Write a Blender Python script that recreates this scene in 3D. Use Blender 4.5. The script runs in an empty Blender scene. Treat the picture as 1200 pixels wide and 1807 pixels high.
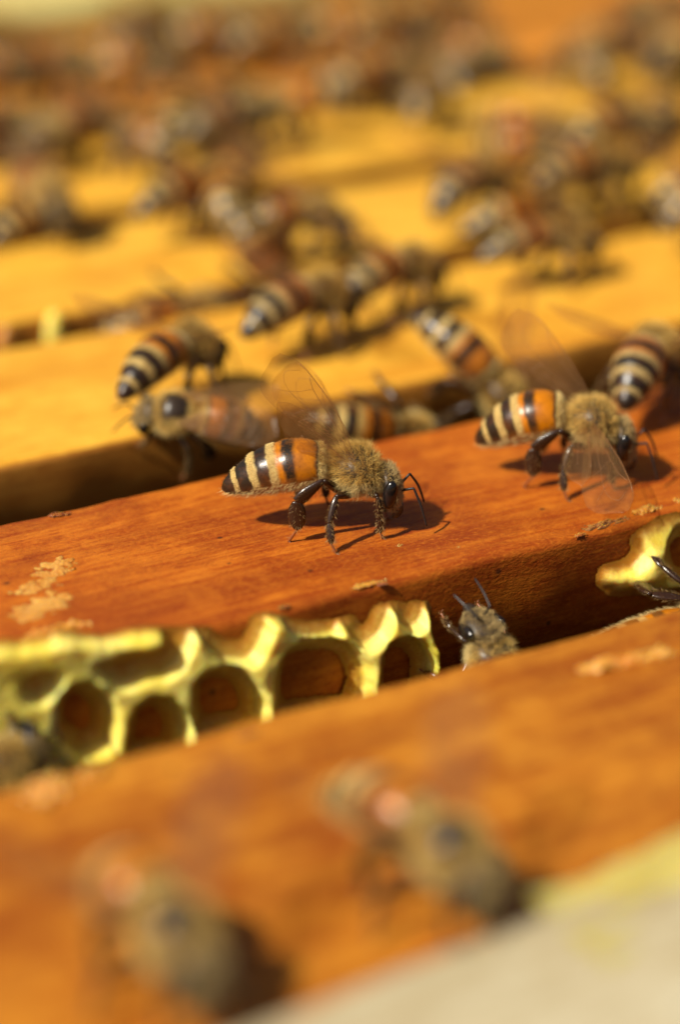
import bpy, math, random
import numpy as np
from mathutils import Vector, Matrix

# ------------------------------------------------------------------ scene, camera, light
# one Blender unit = 1 cm; X runs along the top bars, Y away from the viewer, Z up, z = 0 is the top of the bars
scene = bpy.context.scene
scene.unit_settings.system = 'METRIC'
scene.unit_settings.scale_length = 0.01
col = scene.collection
RHO = math.radians(28.4)
PITCH = math.radians(25.0)
cd = bpy.data.cameras.new('camera')
camera = bpy.data.objects.new('camera', cd)
col.objects.link(camera)
camera.location = (-7.6396, -14.1292, 7.49)
camera.rotation_euler = (math.radians(90) - PITCH, 0, -RHO)
cd.sensor_fit = 'VERTICAL'
cd.sensor_height = 24.0
cd.lens = 24.0 * 4188.0 / 1807.0
cd.clip_start = 0.1
cd.clip_end = 2000
cd.dof.use_dof = True
cd.dof.focus_distance = 17.25
cd.dof.aperture_fstop = 0.074
cd.dof.aperture_blades = 0
scene.camera = camera

world = bpy.data.worlds.new('World')
scene.world = world
world.use_nodes = True
wn = world.node_tree
sky = wn.nodes.new('ShaderNodeTexSky')
sky.sky_type = 'NISHITA'
sky.sun_disc = False
sky.dust_density = 4.0
sky.ozone_density = 0.6
SUN_TO = Vector((-0.99, -0.11, 0)).normalized() * math.cos(math.radians(47)) + Vector((0, 0, math.sin(math.radians(47))))
sky.sun_elevation = math.radians(47)
sky.sun_rotation = math.radians(-96.3)
wn.links.new(sky.outputs['Color'], wn.nodes['Background'].inputs['Color'])
wn.nodes['Background'].inputs['Strength'].default_value = 0.05
sd = bpy.data.lights.new('sun', 'SUN')
sd.energy = 5.0
sd.angle = math.radians(0.53)
sd.color = (1.0, 0.92, 0.78)
sun = bpy.data.objects.new('sun', sd)
col.objects.link(sun)
sun.rotation_euler = (-SUN_TO).to_track_quat('-Z', 'Y').to_euler()
sun.location = SUN_TO * 60
scene.view_settings.view_transform = 'Standard'
scene.view_settings.look = 'None'
scene.view_settings.exposure = 0.38
scene.view_settings.gamma = 1.0
scene.view_settings.use_curve_mapping = False
scene.render.engine = 'CYCLES'
scene.cycles.transparent_max_bounces = 24
scene.cycles.max_bounces = 8
scene.cycles.sample_clamp_indirect = 6
random.seed(7)
rng = np.random.default_rng(11)

# ------------------------------------------------------------------ helpers
def tag(o, label=None, cat=None, group=None, kind=None):
    if label: o['label'] = label
    if cat: o['category'] = cat
    if group: o['group'] = group
    if kind: o['kind'] = kind
    return o

def empty(name, loc=(0, 0, 0)):
    o = bpy.data.objects.new(name, None)
    o.empty_display_size = 0.3
    o.location = loc
    col.objects.link(o)
    return o

def mesh(name, verts, faces, mats=(), smooth=True, midx=None):
    me = bpy.data.meshes.new(name)
    me.from_pydata([tuple(map(float, v)) for v in verts], [], [tuple(int(i) for i in f) for f in faces])
    for m in mats: me.materials.append(m)
    if midx is not None: me.polygons.foreach_set('material_index', np.asarray(midx, dtype=np.int32))
    if smooth: me.polygons.foreach_set('use_smooth', [True] * len(me.polygons))
    me.update()
    return me

def obj(name, me, parent=None):
    o = bpy.data.objects.new(name, me)
    col.objects.link(o)
    if parent: o.parent = parent
    return o

def fattr(me, name, vals):
    a = me.attributes.new(name, 'FLOAT', 'POINT')
    a.data.foreach_set('value', np.asarray(vals, dtype=np.float32))

def cattr(me, name, vals):
    a = me.attributes.new(name, 'FLOAT_COLOR', 'POINT')
    v = np.asarray(vals, dtype=np.float32)
    v = np.concatenate([v, np.ones((len(v), 1), np.float32)], 1)
    a.data.foreach_set('color', v.ravel())

class NT:
    """tiny node-tree helper"""
    def __init__(s, name):
        s.m = bpy.data.materials.new(name)
        s.m.use_nodes = True
        s.t = s.m.node_tree
        s.b = s.t.nodes['Principled BSDF']
        s.out = s.t.nodes['Material Output']
    def n(s, kind, **kw):
        x = s.t.nodes.new(kind)
        for k, v in kw.items(): setattr(x, k, v)
        return x
    def l(s, a, b): s.t.links.new(a, b)
    def val(s, sock, v):
        if hasattr(v, 'is_linked') or hasattr(v, 'links'): s.l(v, sock)
        else: sock.default_value = v
    def mapping(s, scale, coord='Object', rot=(0, 0, 0), loc=(0, 0, 0)):
        tc = s.n('ShaderNodeTexCoord'); mp = s.n('ShaderNodeMapping')
        s.l(tc.outputs[coord], mp.inputs['Vector'])
        mp.inputs['Scale'].default_value = scale
        mp.inputs['Rotation'].default_value = rot
        mp.inputs['Location'].default_value = loc
        return mp.outputs['Vector']
    def noise(s, vec, scale, detail=4, rough=.55, dist=0):
        x = s.n('ShaderNodeTexNoise')
        if vec is not None: s.l(vec, x.inputs['Vector'])
        x.inputs['Scale'].default_value = scale; x.inputs['Detail'].default_value = detail
        x.inputs['Roughness'].default_value = rough; x.inputs['Distortion'].default_value = dist
        return x.outputs['Fac']
    def ramp(s, fac, stops, interp='LINEAR'):
        r = s.n('ShaderNodeValToRGB')
        r.color_ramp.interpolation = interp
        e = r.color_ramp.elements
        while len(e) < len(stops): e.new(0.5)
        for i, (p, c) in enumerate(stops):
            e[i].position = p
            e[i].color = (c, c, c, 1) if not hasattr(c, '__len__') else (*c, 1)
        s.l(fac, r.inputs['Fac'])
        return r.outputs['Color']
    def mix(s, fac, a, b, blend='MIX'):
        x = s.n('ShaderNodeMix', data_type='RGBA', blend_type=blend)
        for sock, v in ((x.inputs['Factor'], fac), (x.inputs['A'], a), (x.inputs['B'], b)):
            if isinstance(v, (int, float)): sock.default_value = v
            elif isinstance(v, tuple): sock.default_value = (*v, 1)
            else: s.l(v, sock)
        return x.outputs['Result']
    def math(s, op, a, b=0.0, c=None):
        x = s.n('ShaderNodeMath', operation=op)
        for i, v in enumerate((a, b) if c is None else (a, b, c)):
            if isinstance(v, (int, float)): x.inputs[i].default_value = v
            else: s.l(v, x.inputs[i])
        return x.outputs[0]
    def attr(s, name):
        a = s.n('ShaderNodeAttribute'); a.attribute_name = name
        return a
    def bump(s, h, strength, dist=0.01, normal=None):
        x = s.n('ShaderNodeBump')
        x.inputs['Strength'].default_value = strength; x.inputs['Distance'].default_value = dist
        s.l(h, x.inputs['Height'])
        if normal is not None: s.l(normal, x.inputs['Normal'])
        return x.outputs['Normal']
    def set(s, **kw):
        for k, v in kw.items():
            sock = s.b.inputs[k.replace('_', ' ')]
            if isinstance(v, tuple) and len(v) == 3 and sock.type == 'RGBA': sock.default_value = (*v, 1)
            elif isinstance(v, (int, float, tuple)): sock.default_value = v
            else: s.l(v, sock)
        return s.m

# ------------------------------------------------------------------ materials
def wood(name, base, dark, light, seed=0.0, rings=5.0, rough=.55, grit=1.0, stain=.5, spec=.16):
    t = NT(name)
    o = t.mapping((1, 1, 1), loc=(seed * 3.1, seed * 1.7, seed))
    st = t.mapping((.16, 1.0, 1.0), loc=(seed * 5.3, seed * 2.9, seed * .7), rot=(0, 0, math.radians(1.2)))
    big = t.noise(st, 1.3, 4, .6, .6)
    fib = t.noise(t.mapping((.07, 1, 1), loc=(seed, seed, 0)), rings * 3.2, 3, .62)
    blot = t.noise(o, 1.9, 4, .62, .3)
    c = t.mix(t.ramp(fib, [(.40, 0.0), (.66, .8)]), base, light)
    c = t.mix(t.math('MULTIPLY', t.ramp(fib, [(.30, 1.0), (.48, 0.0)]), .3), c, dark)
    mot = t.noise(t.mapping((.42, 1, 1), loc=(seed, 0, seed)), 8.5, 3, .68)
    c = t.mix(t.math('MULTIPLY', t.ramp(mot, [(.50, 0.0), (.70, 1.0)]), .6), c, light)
    c = t.mix(t.math('MULTIPLY', t.ramp(mot, [(.30, 1.0), (.47, 0.0)]), .5), c, dark)
    c = t.mix(t.math('MULTIPLY', t.ramp(big, [(.45, 0.0), (.70, 1.0)]), .7), c, dark)
    c = t.mix(t.math('MULTIPLY', t.ramp(blot, [(.47, 0.0), (.70, 1.0)]), stain), c, dark)
    c = t.mix(t.math('MULTIPLY', t.ramp(blot, [(.30, 1.0), (.44, 0.0)]), .6), c, light)
    g1 = t.noise(t.mapping((.5, 1, 1)), 48, 3, .7)
    c = t.mix(t.math('MULTIPLY', t.ramp(g1, [(.52, 0.0), (.72, 1.0)]), .55 * grit), c, light)
    c = t.mix(t.math('MULTIPLY', t.ramp(g1, [(.28, 1.0), (.46, 0.0)]), .5 * grit), c, dark)
    scr = t.noise(t.mapping((.05, 1, .3), rot=(0, 0, math.radians(24)), loc=(seed * 2, 0, 0)), 30, 1, .5)
    c = t.mix(t.math('MULTIPLY', t.ramp(scr, [(.70, 0.0), (.735, 1.0)]), .45), c, light)
    # small dark droppings and propolis specks
    vo = t.n('ShaderNodeTexVoronoi'); t.l(t.mapping((1, 1.2, 1), loc=(seed, 0, 0)), vo.inputs['Vector'])
    vo.inputs['Scale'].default_value = 2.6; vo.inputs['Randomness'].default_value = 1.0
    sp = t.ramp(vo.outputs['Distance'], [(.045, 1.0), (.075, 0.0)])
    c = t.mix(t.math('MULTIPLY', sp, .8), c, (.05, .015, .006))
    t.set(Base_Color=c, Roughness=t.math('ADD', t.math('MULTIPLY', g1, .25), rough - .12), Specular_IOR_Level=spec)
    t.l(t.bump(g1, .8 * grit, .010), t.b.inputs['Normal'])
    return t.m

M = {}
M['wood_red'] = wood('red_stained_pine', (.36, .074, .005), (.18, .024, .003), (.52, .155, .012), .3, 6.0, .48, 1.1, .55)
M['wood_orange'] = wood('orange_stained_pine', (.38, .120, .008), (.19, .034, .003), (.50, .20, .018), 1.9, 3.0, .5, .8, .75)
M['wood_gold'] = wood('golden_pine', (.64, .315, .026), (.48, .175, .010), (.72, .41, .05), 3.7, 7.0, .5, .7, .25)
M['wood_gold_pale'] = wood('pale_golden_pine', (.66, .335, .028), (.48, .18, .010), (.74, .45, .06), 5.2, 7.0, .5, .6, .3)
M['wood_amber'] = wood('amber_pine', (.53, .19, .014), (.32, .08, .006), (.60, .27, .03), 7.9, 5.0, .5, .6, .5)
M['wood_rim'] = wood('waxy_rim_wood', (.52, .42, .13), (.38, .28, .07), (.6, .52, .22), 11.4, 5.0, .7, .6, .4, .2)
M['wood_side'] = wood('brown_bar_side', (.44, .17, .022), (.28, .085, .010), (.54, .25, .04), 6.1, 5.0, .5, .8, .5)  # orange-brown tone for the long side faces of the rear bars
M['wood_grey'] = wood('weathered_box_wood', (.41, .34, .20), (.28, .21, .10), (.48, .43, .30), 9.4, 5.0, .75, .6, .4, .2)

def wax_mat(name, c1, c2, rough=.38, film=None):
    """beeswax; film = colour of the thin skin of wax over wood, where the attribute thick is small"""
    t = NT(name)
    o = t.mapping((1, 1, 1))
    n1 = t.noise(o, 3.0, 4, .6); n2 = t.noise(o, 28, 4, .65)
    c = t.mix(t.ramp(n1, [(.35, 0.0), (.65, 1.0)]), c1, c2)
    if film:
        th = t.math('ADD', t.attr('thick').outputs['Fac'], t.math('MULTIPLY', t.math('SUBTRACT', n2, .5), .35))
        c = t.mix(t.ramp(th, [(.05, 0.0), (.18, .3), (.42, 1.0)]), film, c)
    t.set(Base_Color=c, Roughness=t.math('ADD', t.math('MULTIPLY', n2, .3), rough - .1), Specular_IOR_Level=.4)
    t.b.inputs['Subsurface Weight'].default_value = .8
    t.b.inputs['Subsurface Radius'].default_value = (.9, .55, .12)
    t.b.inputs['Subsurface Scale'].default_value = .10
    t.l(t.bump(t.math('ADD', n1, t.math('MULTIPLY', n2, .8)), .55, .018), t.b.inputs['Normal'])
    return t.m
M['wax'] = wax_mat('yellow_beeswax', (.80, .62, .07), (.86, .74, .20), .38, film=(.46, .19, .018))
M['wax_pale'] = wax_mat('pale_beeswax', (.56, .29, .06), (.46, .17, .02), .4)
M['wax_lump'] = wax_mat('yellow_wax_lump', (.80, .62, .07), (.86, .74, .20), .38)
M['wax_old'] = wax_mat('old_brown_comb', (.16, .055, .012), (.24, .10, .02), .6)
M['propolis_dark'] = wax_mat('dark_propolis', (.16, .035, .006), (.30, .08, .012), .4)
M['propolis'] = wax_mat('greenish_propolis_wax', (.50, .42, .12), (.42, .33, .08), .55)

# honey bee cuticle: bands along the abdomen follow the attribute u (0 waist .. 1 tip), v is +1 on the back, -1 on the belly
BANDS = [(0.0, 'cream'), (.075, 'cream'), (.10, 'black'), (.135, 'orange'), (.275, 'orange'), (.312, 'black'), (.385, 'black'), (.415, 'orange'),
         (.440, 'orange'), (.475, 'cream'), (.520, 'cream'), (.540, 'black'), (.625, 'black'), (.655, 'cream'), (.705, 'cream'),
         (.72, 'black'), (.82, 'black'), (.832, 'cream'), (.862, 'cream'), (.875, 'black'), (1.0, 'black')]
PAL = {'cream': (.46, .33, .11), 'black': (.016, .010, .005), 'orange': (.46, .150, .007)}
def abdomen_mat():
    t = NT('bee_abdomen')
    u = t.attr('u').outputs['Fac']; v = t.attr('v').outputs['Fac']
    wob = t.noise(t.mapping((1, 1, 1)), 16, 4, .7)
    uu = t.math('ADD', u, t.math('MULTIPLY', t.math('SUBTRACT', wob, .5), .055))
    r1 = t.ramp(uu, [(p, PAL[k]) for p, k in BANDS])
    # belly: amber sternites, the dark bands stop short of it
    vv = t.math('ADD', v, t.math('MULTIPLY', t.math('SUBTRACT', wob, .5), .25))
    bel = t.ramp(vv, [(0.0, 1.0), (.28, 1.0), (.52, 0.0)])
    belly = t.ramp(uu, [(0, (.40, .13, .02)), (.55, (.34, .12, .02)), (.80, (.06, .025, .01)), (1, (.015, .01, .008))])
    vmap = bel
    c = t.mix(t.math('MULTIPLY', vmap, .85), r1, belly)
    amb = t.noise(t.mapping((1, 1, 1)), 7, 4, .65)
    c = t.mix(t.math('MULTIPLY', t.ramp(amb, [(.45, 0.0), (.7, 1.0)]), .5), c, (.14, .04, .008))
    oi = t.n('ShaderNodeObjectInfo')
    hs = t.n('ShaderNodeHueSaturation')
    t.l(c, hs.inputs['Color'])
    t.l(t.math('ADD', t.math('MULTIPLY', oi.outputs['Random'], .4), .72), hs.inputs['Value'])
    t.l(t.math('ADD', t.math('MULTIPLY', oi.outputs['Random'], .12), .94), hs.inputs['Saturation'])
    sep = t.n('ShaderNodeSeparateColor'); t.l(r1, sep.inputs['Color'])
    rough = t.ramp(sep.outputs['Green'], [(0.0, .30), (.14, .30), (.3, .75), (.5, .8)])
    t.set(Base_Color=hs.outputs['Color'], Roughness=rough, Specular_IOR_Level=.5)
    fine = t.noise(t.mapping((1, 1, 1)), 90, 3, .7)
    t.l(t.bump(fine, .25, .004), t.b.inputs['Normal'])
    return t.m
M['abdomen'] = abdomen_mat()

def cuticle(name, c, rough=.3, c2=None):
    t = NT(name)
    n = t.noise(t.mapping((1, 1, 1)), 35, 4, .65)
    t.set(Base_Color=t.mix(n, c, c2 or tuple(x * 1.8 for x in c)), Roughness=rough, Specular_IOR_Level=.5)
    t.l(t.bump(n, .3, .004), t.b.inputs['Normal'])
    return t.m
M['thorax'] = cuticle('bee_thorax', (.022, .014, .008), .35)
M['head'] = cuticle('bee_head', (.02, .013, .008), .4)
M['eye'] = cuticle('bee_eye', (.006, .005, .005), .16, (.012, .009, .008))
M['leg'] = cuticle('bee_leg', (.012, .006, .003), .2, (.04, .015, .006))
M['leg_amber'] = cuticle('bee_foot', (.16, .045, .012), .35)
M['antenna'] = cuticle('bee_antenna', (.012, .009, .008), .38)

def fur_mat():
    t = NT('bee_fur')
    a = t.attr('hair_col').outputs['Color']
    t.set(Base_Color=a, Roughness=.55, Specular_IOR_Level=.35)
    tr = t.n('ShaderNodeBsdfTranslucent'); t.l(a, tr.inputs['Color'])
    mx = t.n('ShaderNodeMixShader'); mx.inputs[0].default_value = .35
    t.l(t.b.outputs[0], mx.inputs[1]); t.l(tr.outputs[0], mx.inputs[2]); t.l(mx.outputs[0], t.out.inputs['Surface'])
    return t.m
M['fur'] = fur_mat()

def wing_mat():
    t = NT('bee_wing_membrane')
    n = t.noise(t.mapping((1, 1, 1)), 9, 3, .6)
    t.set(Base_Color=(.24, .13, .05), Roughness=.25, Specular_IOR_Level=.6)
    t.l(t.bump(n, .5, .03), t.b.inputs['Normal'])
    tp = t.n('ShaderNodeBsdfTransparent'); tp.inputs['Color'].default_value = (.94, .88, .78, 1)
    mx = t.n('ShaderNodeMixShader'); mx.inputs[0].default_value = .19
    t.l(tp.outputs[0], mx.inputs[1]); t.l(t.b.outputs[0], mx.inputs[2]); t.l(mx.outputs[0], t.out.inputs['Surface'])
    return t.m
M['wing'] = wing_mat()
M['vein'] = cuticle('bee_wing_vein', (.14, .06, .02), .4)
t = NT('dark_hive_floor'); t.set(Base_Color=t.mix(t.noise(t.mapping((1, 1, 1)), 3), (.05, .022, .008), (.12, .06, .02)), Roughness=.8); M['floor'] = t.m

# ------------------------------------------------------------------ hive box and frames
def smooth_noise(n, scale, seed):
    r = np.random.default_rng(seed)
    k = max(4, int(n / scale) + 3)
    return np.interp(np.linspace(0, k - 1, n), np.arange(k), r.normal(size=k))

def bar_mesh(name, x0, x1, y0, y1, z0, z1, mat, seed, r=.07, wob=.012, nx=420, side=None):
    """a planed wooden bar with worn, slightly wavy long edges"""
    prof = []
    def arc(cy, cz, a0, a1):
        for k in range(5):
            a = math.radians(a0 + (a1 - a0) * k / 4)
            prof.append((cy + r * math.cos(a), cz + r * math.sin(a)))
    prof.append((y1, z0)); prof.append((y1, z1 - r - .12))
    arc(y1 - r, z1 - r, 0, 90)
    for k in range(1, 10): prof.append((y1 - r - (y1 - y0 - 2 * r) * k / 10, z1))
    arc(y0 + r, z1 - r, 90, 180)
    prof.append((y0, z1 - r - .12)); prof.append((y0, z0))
    n = len(prof)
    xs = np.linspace(x0, x1, nx)
    off = {}
    for s in ('y0', 'y1', 'zt'):
        h = {'y0': 1, 'y1': 2, 'zt': 3}[s]
        off[s] = smooth_noise(nx, 4, seed * 10 + h) * .5 + smooth_noise(nx, 17, seed * 10 + h + 5) + 1.4 * smooth_noise(nx, 60, seed * 10 + h + 7)
    V = []
    for i, x in enumerate(xs):
        for (y, z) in prof:
            f = (y - y0) / (y1 - y0)
            dy = wob * ((1 - f) ** 4 * off['y0'][i] + f ** 4 * off['y1'][i])
            edge = max((1 - f) ** 8, f ** 8)
            dz = wob * .45 * (off['zt'][i] * .35 + edge * off['y0' if f < .5 else 'y1'][(i * 3 + 11) % nx] * 1.2) if z > z0 + .01 else 0
            V.append((x, y + dy, z + dz))
    Fs = [(i * n + j, i * n + (j + 1) % n, (i + 1) * n + (j + 1) % n, (i + 1) * n + j) for i in range(nx - 1) for j in range(n)]
    Fs.append(tuple(range(n - 1, -1, -1))); Fs.append(tuple((nx - 1) * n + k for k in range(n)))
    me = mesh(name, V, Fs, [mat] + ([side] if side else []))
    if side:
        for p_ in me.polygons:
            if abs(p_.normal.y) > .75: p_.material_index = 1
    return me

def sheet_mesh(name, x0, x1, y0, y1, z0, z1, mat):
    v = [(x, y, z) for x in (x0, x1) for y in (y0, y1) for z in (z0, z1)]
    f = [(0, 1, 3, 2), (4, 6, 7, 5), (0, 4, 5, 1), (2, 3, 7, 6), (0, 2, 6, 4), (1, 5, 7, 3)]
    return mesh(name, v, f, [mat], smooth=False)

def smear_mesh(name, cx, cy, lx, ly, h, ang, mat, seed, z=0.0, thr=.12):
    """a crumbly scrap of wax: an irregular low relief patch"""
    n, m = 44, 30
    r = np.random.default_rng(seed)
    g = r.normal(size=(9, 7)); g2 = r.normal(size=(22, 15))
    def samp(G, u, v):
        a, b = G.shape[0] - 1, G.shape[1] - 1
        x = u * a; y = v * b; i = np.minimum(x.astype(int), a - 1); j = np.minimum(y.astype(int), b - 1)
        fx = x - i; fy = y - j; fx = fx * fx * (3 - 2 * fx); fy = fy * fy * (3 - 2 * fy)
        return G[i, j] * (1 - fx) * (1 - fy) + G[i + 1, j] * fx * (1 - fy) + G[i, j + 1] * (1 - fx) * fy + G[i + 1, j + 1] * fx * fy
    U, Vv = np.meshgrid(np.linspace(0, 1, n), np.linspace(0, 1, m), indexing='ij')
    rad = ((U - .5) * 2) ** 2 + ((Vv - .5) * 2) ** 2
    hh = (1 - rad) + .55 * samp(g, U, Vv) + .25 * samp(g2, U, Vv)
    hh = np.clip(hh - thr, -.06, 1.4)
    hh = np.where(hh > 0, np.sqrt(np.maximum(hh, 0)) * (.75 + .3 * samp(g2, U, Vv)), hh * .6)
    c, s = math.cos(ang), math.sin(ang)
    X = (U - .5) * lx; Y = (Vv - .5) * ly
    P = np.stack([cx + X * c - Y * s, cy + X * s + Y * c, z + hh * h], -1).reshape(-1, 3)
    Fs = []
    H = hh
    for i in range(n - 1):
        for j in range(m - 1):
            if max(H[i, j], H[i + 1, j], H[i, j + 1], H[i + 1, j + 1]) > 0:
                Fs.append((i * m + j, (i + 1) * m + j, (i + 1) * m + j + 1, i * m + j + 1))
    used = sorted({k for f in Fs for k in f}); mp = {k: q for q, k in enumerate(used)}
    return mesh(name, [P[k] for k in used], [tuple(mp[k] for k in f) for f in Fs], [mat])

X0, X1 = -17.0, 26.0
FR = [  # y0, y1, material, label
    (-5.62, -2.46, 'wood_orange', 'broad orange-brown wooden frame in the blurred foreground, nearest the viewer'),
    (-1.22, 1.02, 'wood_red', 'reddish-brown wooden frame in sharp focus carrying the two fanning bees'),
    (2.03, 4.38, 'wood_gold', 'golden wooden frame just behind the red-brown one in focus'),
    (5.00, 7.18, 'wood_gold_pale', 'blurred golden frame with a bare stretch of bar at left, second behind the sharp one'),
    (7.72, 9.95, 'wood_gold_pale', 'blurred yellow frame crossed by many bees, third behind the sharp one'),
    (10.75, 12.85, 'wood_amber', 'strongly blurred orange frame, fourth behind the sharp one'),
    (13.30, 14.85, 'wood_amber', 'strongly blurred amber frame, farthest one along the back rim'),
]
frames = []
for i, (y0, y1, mt, lab) in enumerate(FR):
    e = empty('framed_comb', ((X0 + X1) / 2, (y0 + y1) / 2, -2.2))
    tag(e, lab, 'hive frame', 'frames hanging side by side in the hive box')
    inv = Matrix.Translation(-e.location)
    b = obj('top_bar', bar_mesh('top_bar', X0, X1, y0, y1, -2.2, 0, M[mt], 20 + i, side=M['wood_side'] if i >= 2 else None), e)
    b.matrix_parent_inverse = inv
    s = obj('comb_sheet', sheet_mesh('comb_sheet', X0 + 1, X1 - 1, y0 + .25, y1 - .25, -14, -2.2, M['wax_old']), e)
    s.matrix_parent_inverse = inv
    frames.append(e)

def smear(fi, *a, mat='wax_pale', name='wax_smear', **k):
    o = obj(name, smear_mesh(name, *a, M[mat], **k), frames[fi])
    o.matrix_parent_inverse = Matrix.Translation(-frames[fi].location)
    return o

# box walls: only the rims near the frames can be seen
box = empty('hive_box', (4.5, 4.9, -16))
tag(box, 'weathered pale wooden hive box whose rim crosses the bottom right corner', 'hive box')
binv = Matrix.Translation(-box.location)
fw = obj('front_wall', bar_mesh('front_wall', -22, 31, -8.2, -5.1, -16, .20, M['wood_grey'], 50, r=.12), box)
fw.matrix_parent_inverse = binv
# the loose front wall stands a little skew to the frames
fw.rotation_euler.z = math.radians(4.2)
fw.location = (-.36, -.10, 0)
for nm, a in (('back_wall', (X0 - 3, X1 + 3, 15.25, 17.5)),):
    o = obj(nm, bar_mesh(nm, a[0], a[1], a[2], a[3], -16, .25, M['wood_rim'], 51, r=.12), box); o.matrix_parent_inverse = binv
for x in (X0 - 2.4, X1 + .3):
    o = obj('side_wall', sheet_mesh('side_wall', x, x + 2.1, -4.0, 15.2, -16, .2, M['wood_grey']), box); o.matrix_parent_inverse = binv
o = obj('floor_board', sheet_mesh('floor_board', X0 - 3, X1 + 3, -8, 17, -16.5, -15.6, M['floor']), box); o.matrix_parent_inverse = binv

# ------------------------------------------------------------------ brace comb built on the side of the sharp frame
HOLES1 = [[(-2.82, -0.19), (-2.733, -0.122), (-2.613, -0.126), (-2.484, -0.245), (-2.441, -0.388), (-2.487, -0.601), (-2.684, -0.63), (-2.854, -0.422)], [(-3.057, -0.011), (-2.934, 0.038), (-2.792, -0.017), (-2.831, -0.107), (-2.936, -0.16), (-3.029, -0.117)], [(-2.551, -0.007), (-2.338, 0.001), (-2.072, 0.002), (-2.001, 0.1), (-1.793, 0.101), (-1.94, -0.148), (-2.049, -0.202), (-2.17, -0.172), (-2.296, -0.201), (-2.378, -0.201), (-2.471, -0.117)], [(-2.322, -0.48), (-2.272, -0.381), (-2.165, -0.346), (-2.064, -0.372), (-1.968, -0.469), (-1.923, -0.625), (-1.95, -0.869), (-2.348, -0.761)], [(-1.755, 0.011), (-1.732, 0.208), (-1.28, 0.164), (-1.253, -0.048), (-1.329, -0.195), (-1.398, -0.26), (-1.607, -0.189), (-1.704, -0.083)], [(-1.851, -0.334), (-1.783, -0.269), (-1.634, -0.264), (-1.469, -0.336), (-1.372, -0.475), (-1.349, -0.607), (-1.375, -0.811), (-1.822, -0.735), (-1.863, -0.475)], [(-1.187, -0.333), (-1.116, -0.257), (-0.941, -0.257), (-0.744, -0.305), (-0.615, -0.379), (-0.522, -0.518), (-0.509, -0.693), (-0.58, -0.912), (-1.219, -0.767), (-1.209, -0.474)], [(-1.173, 0.036), (-1.085, -0.121), (-0.915, -0.203), (-0.738, -0.212), (-0.679, -0.121), (-0.663, 0.269), (-1.136, 0.375)], [(-0.654, -0.148), (-0.587, -0.29), (-0.502, -0.383), (-0.386, -0.339), (-0.294, -0.17), (-0.31, 0.191), (-0.619, 0.26)], [(-0.247, -0.138), (-0.222, -0.271), (-0.135, -0.348), (-0.054, -0.311), (-0.001, -0.175), (-0.018, 0.125), (-0.243, 0.176)], [(-0.41, -0.589), (-0.384, -0.467), (-0.298, -0.402), (-0.183, -0.396), (-0.094, -0.452), (-0.007, -0.559), (0.021, -0.652), (-0.006, -0.995), (-0.427, -0.886)]]
OUT1 = [(-3.524, 0.281), (-3.183, 0.256), (-2.719, 0.214), (-2.045, 0.068), (-1.8, 0.022), (-1.251, -0.023), (-1.166, -0.044), (-0.682, -0.175), (-0.294, -0.157), (0.034, -0.217), (0.082, -0.646), (0.051, -1.275), (-2.109, -1.12), (-3.665, -0.928)]
HOLES2 = [[(2.057, -0.294), (2.095, -0.191), (2.214, -0.106), (2.447, -0.201), (2.498, -0.437), (2.392, -0.595), (2.132, -0.513)], [(1.476, -0.244), (1.599, -0.316), (1.801, -0.335), (1.889, -0.257), (1.86, -0.14), (1.731, -0.023), (1.479, -0.1)], [(2.816, -0.463), (2.657, -0.292), (2.605, -0.011), (2.869, 0.023), (3.084, -0.248)]]
OUT2 = [(1.497, -0.39), (1.55, -0.291), (1.736, -0.267), (1.755, -0.073), (1.883, -0.034), (2.138, -0.023), (2.658, 0.0), (3.299, -0.021), (3.307, -0.897), (1.62, -0.529)]

def poly_sd(P, poly):
    """signed distance, negative inside"""
    poly = np.asarray(poly); n = len(poly)
    d = np.full(len(P), 1e9); ins = np.zeros(len(P), bool)
    for i in range(n):
        a, b = poly[i], poly[(i + 1) % n]
        e = b - a; w = P - a
        t = np.clip((w @ e) / (e @ e), 0, 1)
        d = np.minimum(d, np.hypot(*(w - t[:, None] * e).T))
        c = ((a[1] > P[:, 1]) != (b[1] > P[:, 1]))
        with np.errstate(divide='ignore', invalid='ignore'):
            xi = (b[0] - a[0]) * (P[:, 1] - a[1]) / (b[1] - a[1]) + a[0]
        ins ^= c & (P[:, 0] < xi)
    return np.where(ins, -d, d)

def blur(A, k, it=2):
    for _ in range(it):
        for ax in (0, 1):
            p = np.concatenate([np.repeat(np.take(A, [0], ax), k, ax), A, np.repeat(np.take(A, [-1], ax), k, ax)], ax)
            cs = np.cumsum(p, ax); z = np.zeros_like(np.take(cs, [0], ax)); cs = np.concatenate([z, cs], ax)
            n = A.shape[ax]; w = 2 * k + 1
            A = (np.take(cs, np.arange(w, w + n), ax) - np.take(cs, np.arange(0, n), ax)) / w
    return A
def sst(x): x = np.clip(x, 0, 1); return x * x * (3 - 2 * x)

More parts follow.
